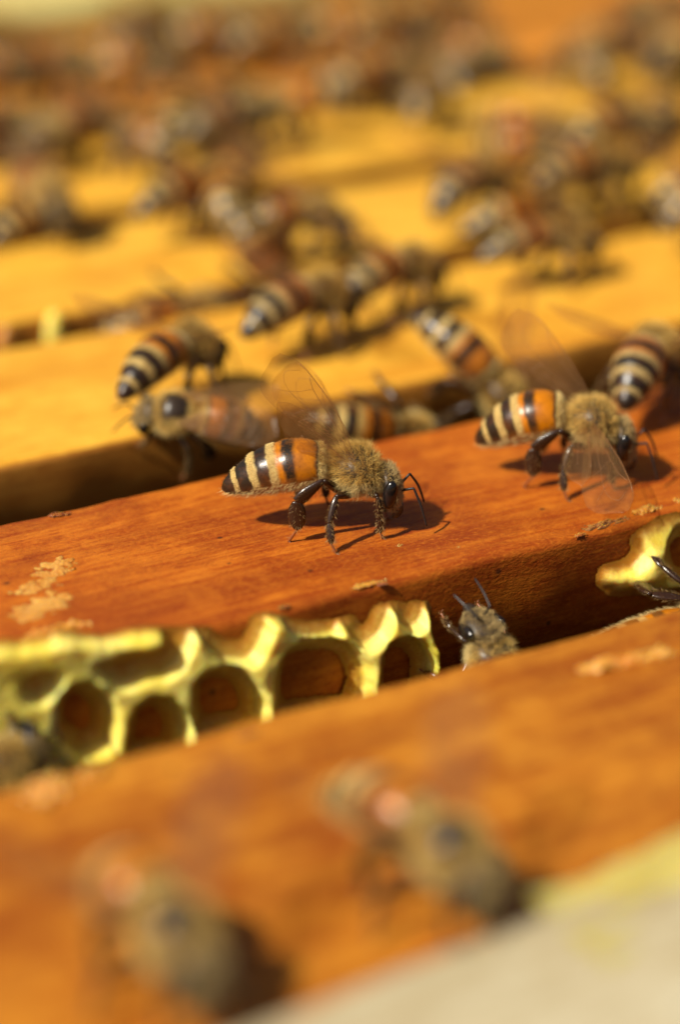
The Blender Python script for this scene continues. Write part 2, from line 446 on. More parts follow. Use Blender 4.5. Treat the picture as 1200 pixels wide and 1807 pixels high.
def comb_mesh(name, holes, outer, face_y, soft, seed, step=.0125, slope=.12, lip=.10):
    o = np.asarray(outer)
    xs = np.arange(o[:, 0].min() - .1, o[:, 0].max() + .1, step); zs = np.arange(o[:, 1].min() - .05, o[:, 1].max() + .12, step)
    GX, GZ = np.meshgrid(xs, zs, indexing='ij'); P = np.stack([GX.ravel(), GZ.ravel()], 1)
    so = blur(-poly_sd(P, outer).reshape(GX.shape), 2)
    sh = np.full(GX.shape, 1e9)
    for h in holes: sh = np.minimum(sh, blur(poly_sd(P, h).reshape(GX.shape), 2))
    r = np.random.default_rng(seed); wn_ = blur(r.normal(size=GX.shape), 6, 3); wn_ /= wn_.std()
    wf = blur(r.normal(size=GX.shape), 2, 2); wf /= wf.std()
    so = so + wn_ * .014 + wf * .004; sh = sh + wn_ * .006 + wf * .0025
    rim = lip + .03 + slope * np.maximum(-GZ, 0)
    prof = sst((sh - .004) / .045) * .62 + .20 * sst(sh / .07) + .18 * sst((sh + .10) / .10)          # steep cell wall, rounded rim
    k = sst((so + .02) / soft) * prof
    hgt = rim * k + (wn_ * .008 + wf * .0025) * k
    Y = face_y - hgt + .006
    V = np.stack([GX, Y, GZ], -1).reshape(-1, 3)
    nx, nz = GX.shape; keep = (k > .004)
    Fs = []
    for i in range(nx - 1):
        for j in range(nz - 1):
            if keep[i:i + 2, j:j + 2].any(): Fs.append((i * nz + j, (i + 1) * nz + j, (i + 1) * nz + j + 1, i * nz + j + 1))
    used = np.unique(np.asarray(Fs)); mp = np.full(len(V), -1); mp[used] = np.arange(len(used))
    me = mesh(name, V[used], mp[np.asarray(Fs)], [M['wax']])
    fattr(me, 'thick', k.reshape(-1)[used])
    return me

c1 = obj('brace_comb', comb_mesh('brace_comb', HOLES1, OUT1, -1.22, .075, 3))
tag(c1, 'yellow wax brace comb with open cells on the red-brown frame, left of the climbing bee', 'honeycomb', 'patches of brace comb in the front gap')
c2 = obj('brace_comb', comb_mesh('brace_comb', HOLES2, OUT2, -1.22, .26, 4, lip=.08))
tag(c2, 'small melted-looking yellow wax comb at the right edge of the picture', 'honeycomb', 'patches of brace comb in the front gap')

# wax scraps stuck to the bars
smear(1, -2.23, .14, .40, .26, .012, .45, seed=1, thr=.3)
smear(1, -2.47, -.08, .40, .20, .008, .2, seed=2, thr=.5)
smear(1, -2.55, -.37, .50, .30, .012, .35, seed=12, thr=.35)
smear(1, -2.62, -.78, .55, .16, .03, .05, seed=3, mat='wax_pale')
smear(1, 2.02, -1.08, .26, .12, .03, .1, seed=4)
smear(1, 2.42, -1.06, .26, .10, .025, .1, seed=14)
smear(1, 1.62, -1.12, .40, .10, .02, .02, seed=5, mat='wax_old')
smear(1, -.40, -1.15, .3, .06, .012, .0, seed=6, mat='wax_pale', thr=.45)
smear(1, .1, -.72, .05, .035, .01, .5, seed=8)
smear(1, .46, -.95, .05, .03, .01, .5, seed=9)
for k in range(11):      # propolis crumbs and dents' debris along the edges of the two front bars
    fi = 1 if k < 7 else 0
    ex = random.uniform(-2.6, 4.5); ey = (random.choice([-1.17, -1.10, .95]) if fi else random.choice([-2.52, -2.6])) + random.uniform(-.04, .04)
    smear(fi, ex, ey, random.uniform(.08, .35), random.uniform(.04, .09), random.uniform(.008, .018), random.uniform(-.2, .2), seed=100 + k, mat=random.choice(['propolis_dark', 'propolis_dark', 'propolis_dark']), name='propolis_crumb', thr=.4)
smear(0, .55, -2.95, .75, .14, .045, -.12, seed=21)
smear(0, -3.43, -2.65, .35, .25, .05, .4, seed=22)
smear(0, -3.10, -2.60, .22, .14, .05, .4, seed=23, mat='wax')

pr = obj('propolis_ridge', smear_mesh('propolis_ridge', 2.3, -5.38, 8.0, 1.0, .09, 0, M['propolis'], 41, z=.19, thr=-.1), box); pr.matrix_parent_inverse = binv
pr.rotation_euler.z = math.radians(4.2); pr.location = (-.36, -.10, 0)
def lump(fi, c, r, seed, mat):
    v, f = ellipsoid(c, r, n=14, m=18); q = np.random.default_rng(seed).normal(size=3)
    v = [p + np.array((0, 0, .25 * r[2])) * math.sin(9 * p[0] + q[0]) * math.sin(7 * p[2] + q[1]) for p in v]
    o = obj('wax_lump', mesh('wax_lump', v, f, [M[mat]]), frames[fi]); o.matrix_parent_inverse = Matrix.Translation(-frames[fi].location)

# ------------------------------------------------------------------ honey bee (millimetres here, baked to cm): x forward, y left, z up, feet on z = 0
ST = np.array([  # x, z, half width, half height, ring tilt in degrees
    (-9.80, 3.22, .03, .03, 24), (-9.68, 3.27, .28, .28, 24), (-9.40, 3.42, .60, .60, 23), (-8.85, 3.68, .92, .90, 22), (-8.0, 4.08, 1.34, 1.30, 20),
    (-6.9, 4.55, 1.74, 1.66, 17), (-5.6, 4.95, 1.98, 1.86, 13), (-4.3, 5.18, 2.04, 1.92, 8), (-3.3, 5.25, 1.92, 1.80, 4),
    (-2.65, 5.20, 1.62, 1.48, 1), (-2.25, 5.08, 1.05, .92, 0), (-2.0, 4.95, .56, .50, 0), (-1.82, 4.88, .60, .58, 0),
    (-1.45, 4.86, 1.15, 1.15, 0), (-.95, 4.86, 1.50, 1.42, 0), (-.2, 4.86, 1.78, 1.70, 0), (.6, 4.80, 1.78, 1.72, 0),
    (1.15, 4.66, 1.52, 1.50, 0), (1.52, 4.42, 1.05, 1.10, 0), (1.70, 4.15, .66, .70, 0), (1.86, 3.85, .95, 1.00, 0),
    (2.12, 3.62, 1.48, 1.48, 0), (2.45, 3.46, 1.66, 1.70, 0), (2.80, 3.34, 1.52, 1.62, 0), (3.10, 3.24, 1.10, 1.26, 0), (3.28, 3.18, .62, .72, 0), (3.36, 3.15, .05, .05, 0)])
NR, NS = 190, 44
def catmull(A, n):
    m = len(A); t = np.linspace(0, m - 1, n); out = np.zeros((n, A.shape[1]))
    for q, tt in enumerate(t):
        i = min(int(tt), m - 2); f = tt - i
        p0, p1, p2, p3 = A[max(i - 1, 0)], A[i], A[i + 1], A[min(i + 2, m - 1)]
        out[q] = .5 * ((2 * p1) + (-p0 + p2) * f + (2 * p0 - 5 * p1 + 4 * p2 - p3) * f * f + (-p0 + 3 * p1 - 3 * p2 + p3) * f ** 3)
    return out
SEG = [.10, .305, .45, .535, .63, .72, .825, .88]
SEGB = [0.0, .11, .39, .62, .815, 1.01]          # tergite borders
def body_grid(kind=0):
    S2 = ST.copy(); ab = S2[:, 0] < -2.0; d = S2[ab, 0] + 2.0
    if kind == 1: S2[ab, 0] = -2.0 + d * .88; S2[ab, 1] -= .010 * d * d; S2[ab, 2:4] *= 1.03; S2[ab, 4] += 6      # short, curled under
    if kind == 2: S2[ab, 0] = -2.0 + d * 1.07; S2[ab, 1] -= .05 * d * .6; S2[ab, 2:4] *= .92; S2[ab, 4] -= 4      # long and slim
    R = catmull(S2, NR)
    P = np.zeros((NR, NS, 3)); U = np.zeros((NR, NS)); Vv = np.zeros((NR, NS))
    for i, (x, z, ry, rz, tl) in enumerate(R):
        ry, rz = max(ry, .02), max(rz, .02)
        ab = x < -2.0
        u = (-2.0 - x) / (7.8 * (1, .88, 1.07)[kind]) if ab else (2.0 if x > 1.7 else 1.5)
        if ab:   # overlapping tergites: each ring flares to its rear edge and steps in
            for a, b in zip(SEGB[:-1], SEGB[1:]):
                if a <= u < b:
                    f = (u - a) / (b - a); k = 1 + .035 * (f - .5); 
                    ry *= k; rz *= k
        c, s = math.cos(math.radians(tl)), math.sin(math.radians(tl))
        for j in range(NS):
            a = 2 * math.pi * j / NS
            yy, zz = math.cos(a) * ry, math.sin(a) * rz
            if x > 1.75:     # head: triangular, narrowing to the mouth
                if zz < 0: yy *= 1 - .42 * (-math.sin(a)) ** 1.3; zz *= 1.12
                xx = x - .10 * zz
            elif ab:
                if zz < 0: zz *= .9
                xx = x
            else: xx = x
            P[i, j] = (xx - s * zz, yy, z + c * zz)
            U[i, j] = u if not ab else u; Vv[i, j] = (math.sin(a) + 1) / 2
    return P, U, Vv
BP, BU_, BV = body_grid()
def body_mesh():
    V = BP.reshape(-1, 3) * .1
    Fs = [(i * NS + j, i * NS + (j + 1) % NS, (i + 1) * NS + (j + 1) % NS, (i + 1) * NS + j) for i in range(NR - 1) for j in range(NS)]
    mi = []
    for i in range(NR - 1):
        x = BP[i].mean(0)[0]; k = 0 if x < -1.95 else (1 if x < 1.68 else 2)
        mi += [k] * NS
    n = len(V)
    Fs.append(tuple(range(NS - 1, -1, -1))); Fs.append(tuple(n - NS + k for k in range(NS))); mi += [0, 2]
    me = mesh('bee_body', V, Fs, [M['abdomen'], M['thorax'], M['head']], midx=mi)
    fattr(me, 'u', BU_.ravel()); fattr(me, 'v', BV.ravel())
    return me

def hair_geo(P, D, L, W, C, bend, r):
    """flat tapering hairs: 5 vertices, 2 faces each"""
    n = len(P)
    D = D / np.linalg.norm(D, axis=1, keepdims=True)
    side = np.cross(D, r.normal(size=(n, 3))); side /= np.linalg.norm(side, axis=1, keepdims=True)
    mid = P + D * (L * .55)[:, None]
    tip = P + D * L[:, None] + bend * (L * .28)[:, None]
    w = W[:, None] * side
    V = np.stack([P - w, P + w, mid + w * .75, mid - w * .75, tip], 1).reshape(-1, 3)
    b = np.arange(n) * 5
    Fs = [(k, k + 1, k + 2, k + 3) for k in b] + [(k + 3, k + 2, k + 4) for k in b]
    return V, Fs, np.repeat(C, 5, 0)

def fur_mesh(bald, seed, dens=1.0, wide=1.0):
    r = np.random.default_rng(seed)
    N = 26000
    # area weighted samples on the body grid
    A = np.zeros((NR - 1, NS))
    nxt = np.roll(BP, -1, 1)
    e1 = nxt[:-1] - BP[:-1]; e2 = BP[1:] - BP[:-1]
    cr = np.cross(e1, e2); A = np.linalg.norm(cr, axis=2)
    p = A.ravel() / A.sum(); N = int(150000 * dens)
    q = r.choice(len(p), N, p=p); i, j = q // NS, q % NS
    fa, fb = r.random(N), r.random(N)
    pos = BP[i, j] + e1[i, j] * fa[:, None] + e2[i, j] * fb[:, None]
    nrm = cr[i, j]; nrm /= np.linalg.norm(nrm, axis=1, keepdims=True) + 1e-9
    ctr = BP.mean(1)[i]
    flip = np.sign(np.sum(nrm * (pos - ctr), 1)); nrm *= flip[:, None]
    u, v = BU_[i, j], BV[i, j]; x = pos[:, 0]
    CL = r.normal(size=(NR, NS, 3))
    for _ in range(2): CL = (CL + np.roll(CL, 1, 0) + np.roll(CL, -1, 0) + np.roll(CL, 1, 1) + np.roll(CL, -1, 1)) / 2.2
    CL[BU_ < 1.2] *= .3
    keep = np.zeros(N, bool); L = np.zeros(N); back = np.zeros(N); colr = np.zeros((N, 3)); wd = np.full(N, .011); rnd = r.random(N)
    gold = np.array((.74, .51, .15)); cream = np.array((.80, .63, .27)); grey = np.array((.52, .38, .16)); dark = np.array((.05, .025, .01)); amber = np.array((.42, .17, .03))
    def put(mask, prob, l0, l1, bk, c, w=.011):
        m = mask & (rnd < prob)
        keep[m] = True; L[m] = l0 + (l1 - l0) * r.random(m.sum()); back[m] = bk; colr[m] = c * (.75 + .5 * r.random((m.sum(), 1))); wd[m] = w
    th = (u == 1.5)
    bd = th & (v > .80 + .1 * r.random(N)) & (np.abs(x - .1) < .9 + .5 * r.random(N)) if bald else np.zeros(N, bool)
    put(th & ~bd, .24, .35, 1.0, .4, gold, .0085)
    put(th & (v < .45), .26, .4, .9, .25, cream * .9, .0085)
    hd = (u == 2.0)
    put(hd & ((v > .80) | (x < 2.0)), .30, .25, .65, -.05, grey * 1.15, .009)
    put(hd & (x > 2.75), .25, .2, .42, -.05, grey * 1.15, .009)
    put(hd & (v <= .2), .25, .15, .3, .1, grey)
    ab = u < 1.2
    put(ab & (u < .095) & (v > .2), .4, .3, .62, .5, cream, .009)
    put(ab & (u > .095) & (v > .35), .05, .12, .25, 1.5, dark, .008)
    put(ab & (u > .12) & (u < .45) & (v > .35), .06, .12, .25, 1.5, amber, .008)
    for a, b in ((.462, .526), (.642, .712), (.826, .868)):
        put(ab & (u > a) & (u < b) & (v > .33), .42, .12, .22, 2.2, cream, .008)
    put(ab & (v < .36) & (u > .1), .11, .2, .48, .9, cream * .9, .008)
    m = keep
    D = nrm[m] + np.array((-1., 0, 0)) * back[m][:, None] + r.normal(size=(m.sum(), 3)) * .30 + CL[i[m], j[m]] * .2
    bend = np.tile(np.array((-.6, 0, -.25)), (m.sum(), 1)) + r.normal(size=(m.sum(), 3)) * .25
    V, Fs, C = hair_geo(pos[m] - nrm[m] * .02, D, L[m], wd[m] * wide, colr[m], bend, r)
    me = mesh('bee_fur', V * .1, Fs, [M['fur']], smooth=False)
    cattr(me, 'hair_col', C)
    return me

def ellipsoid(c, r, rot=(0, 0, 0), n=20, m=28):
    from mathutils import Euler
    E = np.array(Euler(rot).to_matrix())
    V = []; Fs = []
    for i in range(n + 1):
        a = math.pi * i / n
        for j in range(m):
            b = 2 * math.pi * j / m
            V.append(E @ np.array((r[0] * math.sin(a) * math.cos(b), r[1] * math.sin(a) * math.sin(b), r[2] * math.cos(a))) + np.array(c))
    for i in range(n):
        for j in range(m): Fs.append((i * m + j, (i + 1) * m + j, (i + 1) * m + (j + 1) % m, i * m + (j + 1) % m))
    return V, Fs

def limb(pts, rad, ref, segs=10, sub=5):
    """one tapering limb piece; rad = (half width, half thickness) at each point, rounded ends"""
    pts = np.asarray(pts, float); rad = np.asarray(rad, float)
    A = catmull(np.concatenate([pts, rad], 1), (len(pts) - 1) * sub + 1)
    V = []; Fs = []; n = len(A)
    T = np.gradient(A[:, :3], axis=0)
    for i in range(n):
        t = T[i] / (np.linalg.norm(T[i]) + 1e-9)
        b = np.cross(t, ref); b /= np.linalg.norm(b) + 1e-9
        c = np.cross(b, t)
        for j in range(segs):
            a = 2 * math.pi * j / segs
            V.append(A[i, :3] + b * math.cos(a) * max(A[i, 3], .01) + c * math.sin(a) * max(A[i, 4], .01))
    for i in range(n - 1):
        for j in range(segs): Fs.append((i * segs + j, i * segs + (j + 1) % segs, (i + 1) * segs + (j + 1) % segs, (i + 1) * segs + j))
    Fs.append(tuple(range(segs - 1, -1, -1))); Fs.append(tuple((n - 1) * segs + k for k in range(segs)))
    return V, Fs

def join_geo(parts):
    V = []; Fs = []; mi = []
    for (v, f, m) in parts:
        o = len(V); V += list(v); Fs += [tuple(k + o for k in q) for q in f]; mi += [m] * len(f)
    return V, Fs, mi

LEGS = {  # coxa, femur end (knee), tibia end, basitarsus end, toe  -- right side (y < 0); radii: width/thickness
    'front': ([(.95, -.75, 3.35), (1.55, -1.75, 3.45), (1.72, -1.95, 1.75), (1.78, -1.80, .62), (1.95, -1.75, .04)], [(.30, .25), (.22, .20), (.24, .17), (.10, .09)]),
    'mid': ([(-.25, -.9, 3.2), (-1.45, -2.65, 3.85), (-1.95, -3.55, 2.15), (-1.80, -4.05, .78), (-1.45, -4.25, .04)], [(.34, .28), (.27, .22), (.30, .17), (.11, .10)]),
    'hind': ([(-1.0, -.8, 3.3), (-2.35, -2.05, 4.85), (-4.30, -2.45, 3.35), (-4.25, -2.35, 1.15), (-4.95, -2.25, .04)], [(.34, .28), (.50, .22), (.60, .20), (.12, .11)])}
def leg_mesh(which, side, seed, dx=0.0):
    r = np.random.default_rng(seed)
    pts, rads = LEGS[which]
    P = [np.array((x + dx * k / 4, -side * y, z)) for k, (x, y, z) in enumerate(pts)]
    ref = np.array((.15, 1.0, .1)) if which != 'hind' else np.array((.1, 1.0, .25))
    parts = []
    hp, hdir, hl, hc = [], [], [], []
    for k in range(4):
        a, b = P[k], P[k + 1]; (w, th) = rads[k]
        d = b - a; 
        if k == 0: R = [(w * .7, th * .7), (w, th), (w * .9, th * .9), (w * .55, th * .6)]
        elif k == 1: R = [(w * .45, th * .6), (w * .75, th), (w * 1.0, th), (w * .8, th * .8)] if which == 'hind' else [(w * .6, th * .7), (w, th), (w, th), (w * .7, th * .8)]
        elif k == 2: R = [(w * .55, th * .7), (w * 1.05, th), (w, th), (w * .5, th * .7)]
        else: R = [(w * .9, th * .9), (w * .7, th * .8), (w, th), (w * .6, th * .6)]
        ff = [0, .3, .72, 1.0]
        bow = np.array((0, 0, .05)) * (k < 2)
        pp = [a + d * f + bow * math.sin(math.pi * f) for f in ff]
        parts.append((*limb(pp, R, ref, 12, 5), 0 if k < 3 else 1))
        nh = [30, 130, 170, 30][k]
        n_ = d / np.linalg.norm(d)
        bx = np.cross(n_, ref); bx /= np.linalg.norm(bx)
        cx = np.cross(bx, n_)
        for _ in range(nh):
            f = r.random(); an = r.random() * 2 * math.pi
            if k == 1 and which == 'hind' and r.random() < .7: an = r.choice([0, math.pi]) + r.normal() * .3
            o = bx * math.cos(an) * w * .8 + cx * math.sin(an) * th * .8
            hp.append(a + d * f + o); hdir.append(o / np.linalg.norm(o) + n_ * .7); hl.append((.16 + .22 * r.random()) * (1.5 if which == 'hind' and k == 1 else 1))
            hc.append(np.array((.42, .27, .10)) * (.5 + .7 * r.random()))
    for s_ in (-1, 1):   # claws
        t_ = P[4]; parts.append((*limb([t_, t_ + np.array((.16, s_ * .12, .05)), t_ + np.array((.24, s_ * .2, -.02))], [(.05, .05), (.035, .035), (.012, .012)], np.array((0, 0, 1.)), 6, 3), 1))
    V, Fs, mi = join_geo(parts)
    hv, hf, hcv = hair_geo(np.array(hp), np.array(hdir), np.array(hl), np.full(len(hp), .010), np.array(hc), np.zeros((len(hp), 3)), r)
    n0 = len(V); Fs += [tuple(k + n0 for k in q) for q in hf]; mi += [2] * len(hf)
    V = np.concatenate([np.asarray(V), hv]) * .1
    me = mesh('bee_leg', V, Fs, [M['leg'], M['leg_amber'], M['fur']], midx=mi)
    cattr(me, 'hair_col', np.concatenate([np.full((n0, 3), .02), hcv]))
    return me

def antenna_mesh(pts):
    a, b, c, d = [np.array(p, float) for p in pts]
    parts = [(*limb([a, (a + b) / 2, b], [(.09, .09), (.10, .10), (.085, .085)], np.array((0, 1, .2)), 8, 4), 0)]
    fl = [b, b + (c - b) * .1, c, d]
    parts.append((*limb(fl, [(.06, .06), (.085, .085), (.10, .10), (.075, .075)], np.array((0, 1, .2)), 8, 6), 0))
    V, Fs, mi = join_geo(parts)
    return mesh('bee_antenna', np.asarray(V) * .1, Fs, [M['antenna']])

def wing_meshes(Lw, Ww, fore):
    """membrane (span along +x, trailing edge towards +y) and its veins"""
    if fore: lead = [(0, 0), (.2, -.05), (.5, -.08), (.8, -.02), (.94, .10), (1, .30)]; trail = [(0, .04), (.15, .28), (.35, .58), (.6, .86), (.82, .96), (.95, .75), (1, .30)]
    else: lead = [(0, 0), (.3, .0), (.7, .03), (.92, .2), (1, .45)]; trail = [(0, .1), (.2, .55), (.45, .92), (.7, 1.0), (.92, .78), (1, .45)]
    n, m = 40, 14
    ss = np.linspace(0, 1, n) ** .9
    lx, ly = zip(*lead); tx, ty = zip(*trail)
    la = np.interp(ss, lx, ly); ta = np.interp(ss, tx, ty)
    la = np.convolve(np.pad(la, 2, 'edge'), np.ones(5) / 5, 'valid'); ta = np.convolve(np.pad(ta, 2, 'edge'), np.ones(5) / 5, 'valid')
    def surf(s, f):
        k = np.interp(s, ss, la) * (1 - f) + np.interp(s, ss, ta) * f
        z = .10 * math.sin(math.pi * f) * s * (1 - .3 * s) + .05 * math.sin(9 * f + 5 * s) * s * .8 + .02 * math.sin(23 * s + 4 * f)
        return np.array((s * Lw, k * Ww, z))
    V = [surf(s, f) * .1 for s in ss for f in np.linspace(0, 1, m)]
    Fs = [(i * m + j, (i + 1) * m + j, (i + 1) * m + j + 1, i * m + j + 1) for i in range(n - 1) for j in range(m - 1)]
    mem = mesh('bee_wing', V, Fs, [M['wing']])
    vs = [([(0, .02), (.3, .02), (.6, .02), (.85, .03)], .055), ([(0, .3), (.2, .25), (.45, .22), (.62, .16), (.72, .06)], .05)] if fore else [([(0, .02), (.3, .02), (.75, .05)], .045), ([(.02, .4), (.3, .45), (.65, .5)], .03)]
    if fore:
        vs += [([(.02, .5), (.25, .5), (.5, .52), (.7, .55)], .036), ([(.03, .8), (.2, .82), (.42, .8), (.52, .9)], .034), ([(.45, .22), (.47, .38), (.5, .52)], .03), ([(.62, .16), (.66, .4), (.7, .55), (.78, .75)], .028),
               ([(.7, .55), (.8, .5), (.86, .35), (.8, .12)], .028), ([(.25, .5), (.28, .66), (.42, .8)], .028), ([(.5, .52), (.52, .7), (.52, .9)], .026)]
    else: vs += [([(.3, .45), (.42, .7), (.5, .92)], .024), ([(.3, .02), (.4, .25), (.45, .47)], .024)]
    parts = []
    for pts, rr in vs:
        q = catmull(np.array(pts, float), 9)
        P3 = [surf(a, b) for a, b in q]
        parts.append((*limb(P3, [(rr * .38, rr * .38)] * len(P3), np.array((0, 0, 1.)), 5, 1), 0))
    Vv, Fv, _ = join_geo(parts)
    return mem, mesh('bee_wing_vein', np.asarray(Vv) * .1, Fv, [M['vein']])

ME = {}
for kind in (0, 1, 2):
    BP, BU_, BV = body_grid(kind)
    ME['body%d' % kind] = body_mesh(); ME['fur%d' % kind] = fur_mesh(False, 1 + kind); ME['fur_bald%d' % kind] = fur_mesh(True, 11 + kind); ME['fur_thin%d' % kind] = fur_mesh(False, 21 + kind, .16, 2.2)
v, f = ellipsoid((2.46, -1.42, 3.42), (.56, .46, 1.16), (math.radians(8), math.radians(6), math.radians(18))); ME['eye_r'] = mesh('compound_eye', np.asarray(v) * .1, f, [M['eye']])
v, f = ellipsoid((2.46, 1.42, 3.42), (.56, .46, 1.16), (math.radians(-8), math.radians(6), math.radians(-18))); ME['eye_l'] = mesh('compound_eye', np.asarray(v) * .1, f, [M['eye']])
v, f = limb([(3.0, -.0, 2.0), (3.05, 0, 1.55), (2.85, 0, 1.15), (2.65, 0, .95)], [(.5, .62), (.42, .5), (.28, .3), (.06, .06)], np.array((0, 1., 0)), 14, 5); ME['mandible'] = mesh('bee_mandible', np.asarray(v) * .1, f, [M['head']])
ME['ant_r'] = antenna_mesh([(3.1, -.28, 3.25), (4.2, -.75, 3.65), (4.75, -1.0, 2.3), (5.15, -1.15, .85)])
ME['ant_l'] = antenna_mesh([(3.1, .28, 3.35), (3.95, .75, 4.15), (4.6, 1.15, 3.0), (5.05, 1.4, 1.6)])
for side, sn in ((-1, 'r'), (1, 'l')):
    for q, w in enumerate(('front', 'mid', 'hind')):
        ME['leg_' + w + sn] = leg_mesh(w, side, 30 + q + (5 if side > 0 else 0), dx=0.0 if side < 0 else (.5, -.6, .5)[q])
ME['fw'], ME['fwv'] = wing_meshes(9.4, 3.9, True)
ME['hw'], ME['hwv'] = wing_meshes(6.4, 2.3, False)
# wings: base point, span direction, trailing-edge direction for (right fore, right hind, left fore, left hind)
def wpose(kind):
    if kind == 'up':
        R_ = [((.1, -1.5, 5.6), (-.36, -.04, .93), (-.9, .1, -.42)), ((-.45, -1.45, 5.6), (-.62, -.02, .78), (-.78, .1, -.62))]
        L_ = [((.1, 1.5, 5.6), (-.50, .02, .86), (-.86, -.1, -.5)), ((-.45, 1.45, 5.6), (-.70, .05, .70), (-.7, -.1, -.7))]
    elif kind == 'folded':
        R_ = [((.1, -1.45, 5.9), (-.93, -.20, .24), (-.1, .95, .22)), ((-.4, -1.4, 5.75), (-.95, -.12, .22), (-.1, .95, .2))]
        L_ = [((.1, 1.45, 5.95), (-.92, .24, .24), (-.1, -.95, .22)), ((-.4, 1.4, 5.8), (-.95, .14, .22), (-.1, -.95, .2))]
    elif kind == 'spread':
        R_ = [((.1, -1.5, 5.7), (-.55, -.72, .42), (-.75, .55, -.1)), ((-.45, -1.45, 5.6), (-.72, -.60, .35), (-.6, .7, -.05))]
        L_ = [((.1, 1.5, 5.7), (-.55, .72, .42), (-.75, -.55, -.1)), ((-.45, 1.45, 5.6), (-.72, .60, .35), (-.6, -.7, -.05))]
    else:  # 'stroke': near wings swept forward and down, far wings raised
        R_ = [((.1, -1.55, 5.5), (.42, -.83, -.30), (-.78, -.25, -.30)), ((-.45, -1.5, 5.4), (.18, -.9, -.36), (-.9, -.2, -.2))]
        L_ = [((.1, 1.5, 5.6), (-.58, .25, .78), (-.78, -.2, -.55)), ((-.45, 1.45, 5.6), (-.75, .25, .60), (-.6, -.2, -.75))]
    return R_ + L_
def basis(base, s, c):
    s = Vector(s).normalized(); c = Vector(c); c = (c - s * c.dot(s)).normalized(); n = s.cross(c)
    m = Matrix((s, c, n)).transposed().to_4x4(); m.translation = Vector(base) * .1
    return m

def make_bee(label, loc, fwd, up=(0, 0, 1), scale=1.0, wings='up', bald=False, group=None, parts=True, kind=0):
    """loc = foot point below the thorax; fwd/up are world directions"""
    f = Vector(fwd).normalized(); u = Vector(up); u = (u - f * u.dot(f)).normalized(); l = u.cross(f)
    e = empty('honey_bee')
    m = Matrix((f, l, u)).transposed().to_4x4() @ Matrix.Scale(scale, 4); m.translation = Vector(loc)
    e.matrix_world = m
    tag(e, label, 'bee', group or 'honey bees on the hive frames')
    b = obj('body', ME['body%d' % kind], e)
    tag(obj('fur', ME[('fur_thin' if not parts else 'fur_bald' if bald else 'fur') + str(kind)], e), kind='stuff')
    obj('compound_eye', ME['eye_r'], e); obj('compound_eye', ME['eye_l'], e)
    if parts:
        obj('mandible', ME['mandible'], e)
        obj('antenna', ME['ant_r'], e); obj('antenna', ME['ant_l'], e)
    for k in ('frontr', 'midr', 'hindr', 'frontl', 'midl', 'hindl'): obj('leg', ME['leg_' + k], e)
    if wings:
        for k, (bs, s, c) in enumerate(wpose(wings)):
            if not parts and k % 2: continue
            w = obj('forewing' if k % 2 == 0 else 'hindwing', ME['fw' if k % 2 == 0 else 'hw'], e); w.matrix_local = basis(bs, s, c)
            if parts: obj('wing_vein', ME['fwv' if k % 2 == 0 else 'hwv'], w)
    return e

def vdir(deg):
    """horizontal heading, measured from the viewer's right, positive away from the viewer"""
    a = math.radians(deg) - RHO
    return (math.cos(a), math.sin(a), 0)

# ------------------------------------------------------------------ the bees, from the one in focus outwards
def wdir(deg): return (math.cos(math.radians(deg)), math.sin(math.radians(deg)), 0)
make_bee('honey bee in sharp focus with raised wings on the red-brown bar, above the comb', (-.04, -.32, 0), vdir(0), wings='up')
make_bee('fanning honey bee with one wing swept down, at right on the red-brown bar', (1.97, -.40, 0), vdir(-8), wings='stroke', scale=1.0, kind=1)
make_bee('bee turned away at the far edge of the red-brown bar, at the right picture edge', (3.3, .68, 0), wdir(40), wings='spread', kind=1)
make_bee('bee half hidden in the gap behind the wings of the bee in focus', (1.5, 2.03, -.33), (1, 0, -.35), (0, -1, .1), wings='folded', kind=0)
make_bee('bee climbing head first off the golden bar into the gap, tail raised', (2.35, 1.98, -.45), (.5, -.5, -.7), (.2, -.7, .7), wings='spread', kind=2)
make_bee('bee heading right on the golden bar, tail touching the left-facing bee', (0.0, 2.58, 0), wdir(31), wings='spread', kind=2)
make_bee('bee with a bare shiny back facing left on the edge of the golden bar', (-.50, 2.05, -.02), (-.85, .33, .20), (0, -.75, .65), wings='folded', bald=True, scale=.87, kind=1)
make_bee('left bee of the two walking in line along the middle of the golden bar', (1.55, 3.15, 0), wdir(16), wings='spread', kind=0)
make_bee('right bee of the two walking in line along the middle of the golden bar', (2.65, 3.50, 0), wdir(15), wings='spread', scale=.95, kind=0)
make_bee('lone orange-banded bee on the right part of the golden bar', (4.35, 3.55, 0), wdir(-3), wings='up', scale=.93, kind=2)
make_bee('blurred bee cut by the right picture edge on the golden bar', (6.35, 3.7, 0), wdir(4), wings='spread', kind=1)
make_bee('blurred bee walking across the middle of the second golden bar', (2.62, 5.22, 0), wdir(-15), wings='spread', scale=.93, kind=1)
make_bee('dark blurred bee climbing down the front of the second golden bar', (1.85, 4.98, -.18), (.35, -.3, -.85), (0, -1, .25), wings='folded', kind=0)
make_bee('blurred bee at left on the back edge of the second golden bar', (2.1, 6.5, 0), wdir(14), wings='spread', kind=2)
make_bee('blurred bee facing the viewer at far left behind the bare golden bar', (.5, 6.9, 0), wdir(-90), wings='folded', kind=2)
make_bee('blurred bee in the row at upper right, left one of the pair', (4.6, 5.45, 0), wdir(24), wings='spread', kind=1)
make_bee('blurred bee in the row at upper right, right one of the pair', (5.95, 5.25, 0), wdir(4), wings='spread', kind=0)
make_bee('dark bee low in the gap behind the golden bar, left of the walking line', (1.0, 5.0, -.2), (1, 0, .05), (0, -1, .3), wings='folded', kind=0)
make_bee('large blurred bee in the foreground beside the pale box rim', (-2.0, -4.95, 0), wdir(-76), wings='spread', bald=True, kind=2)
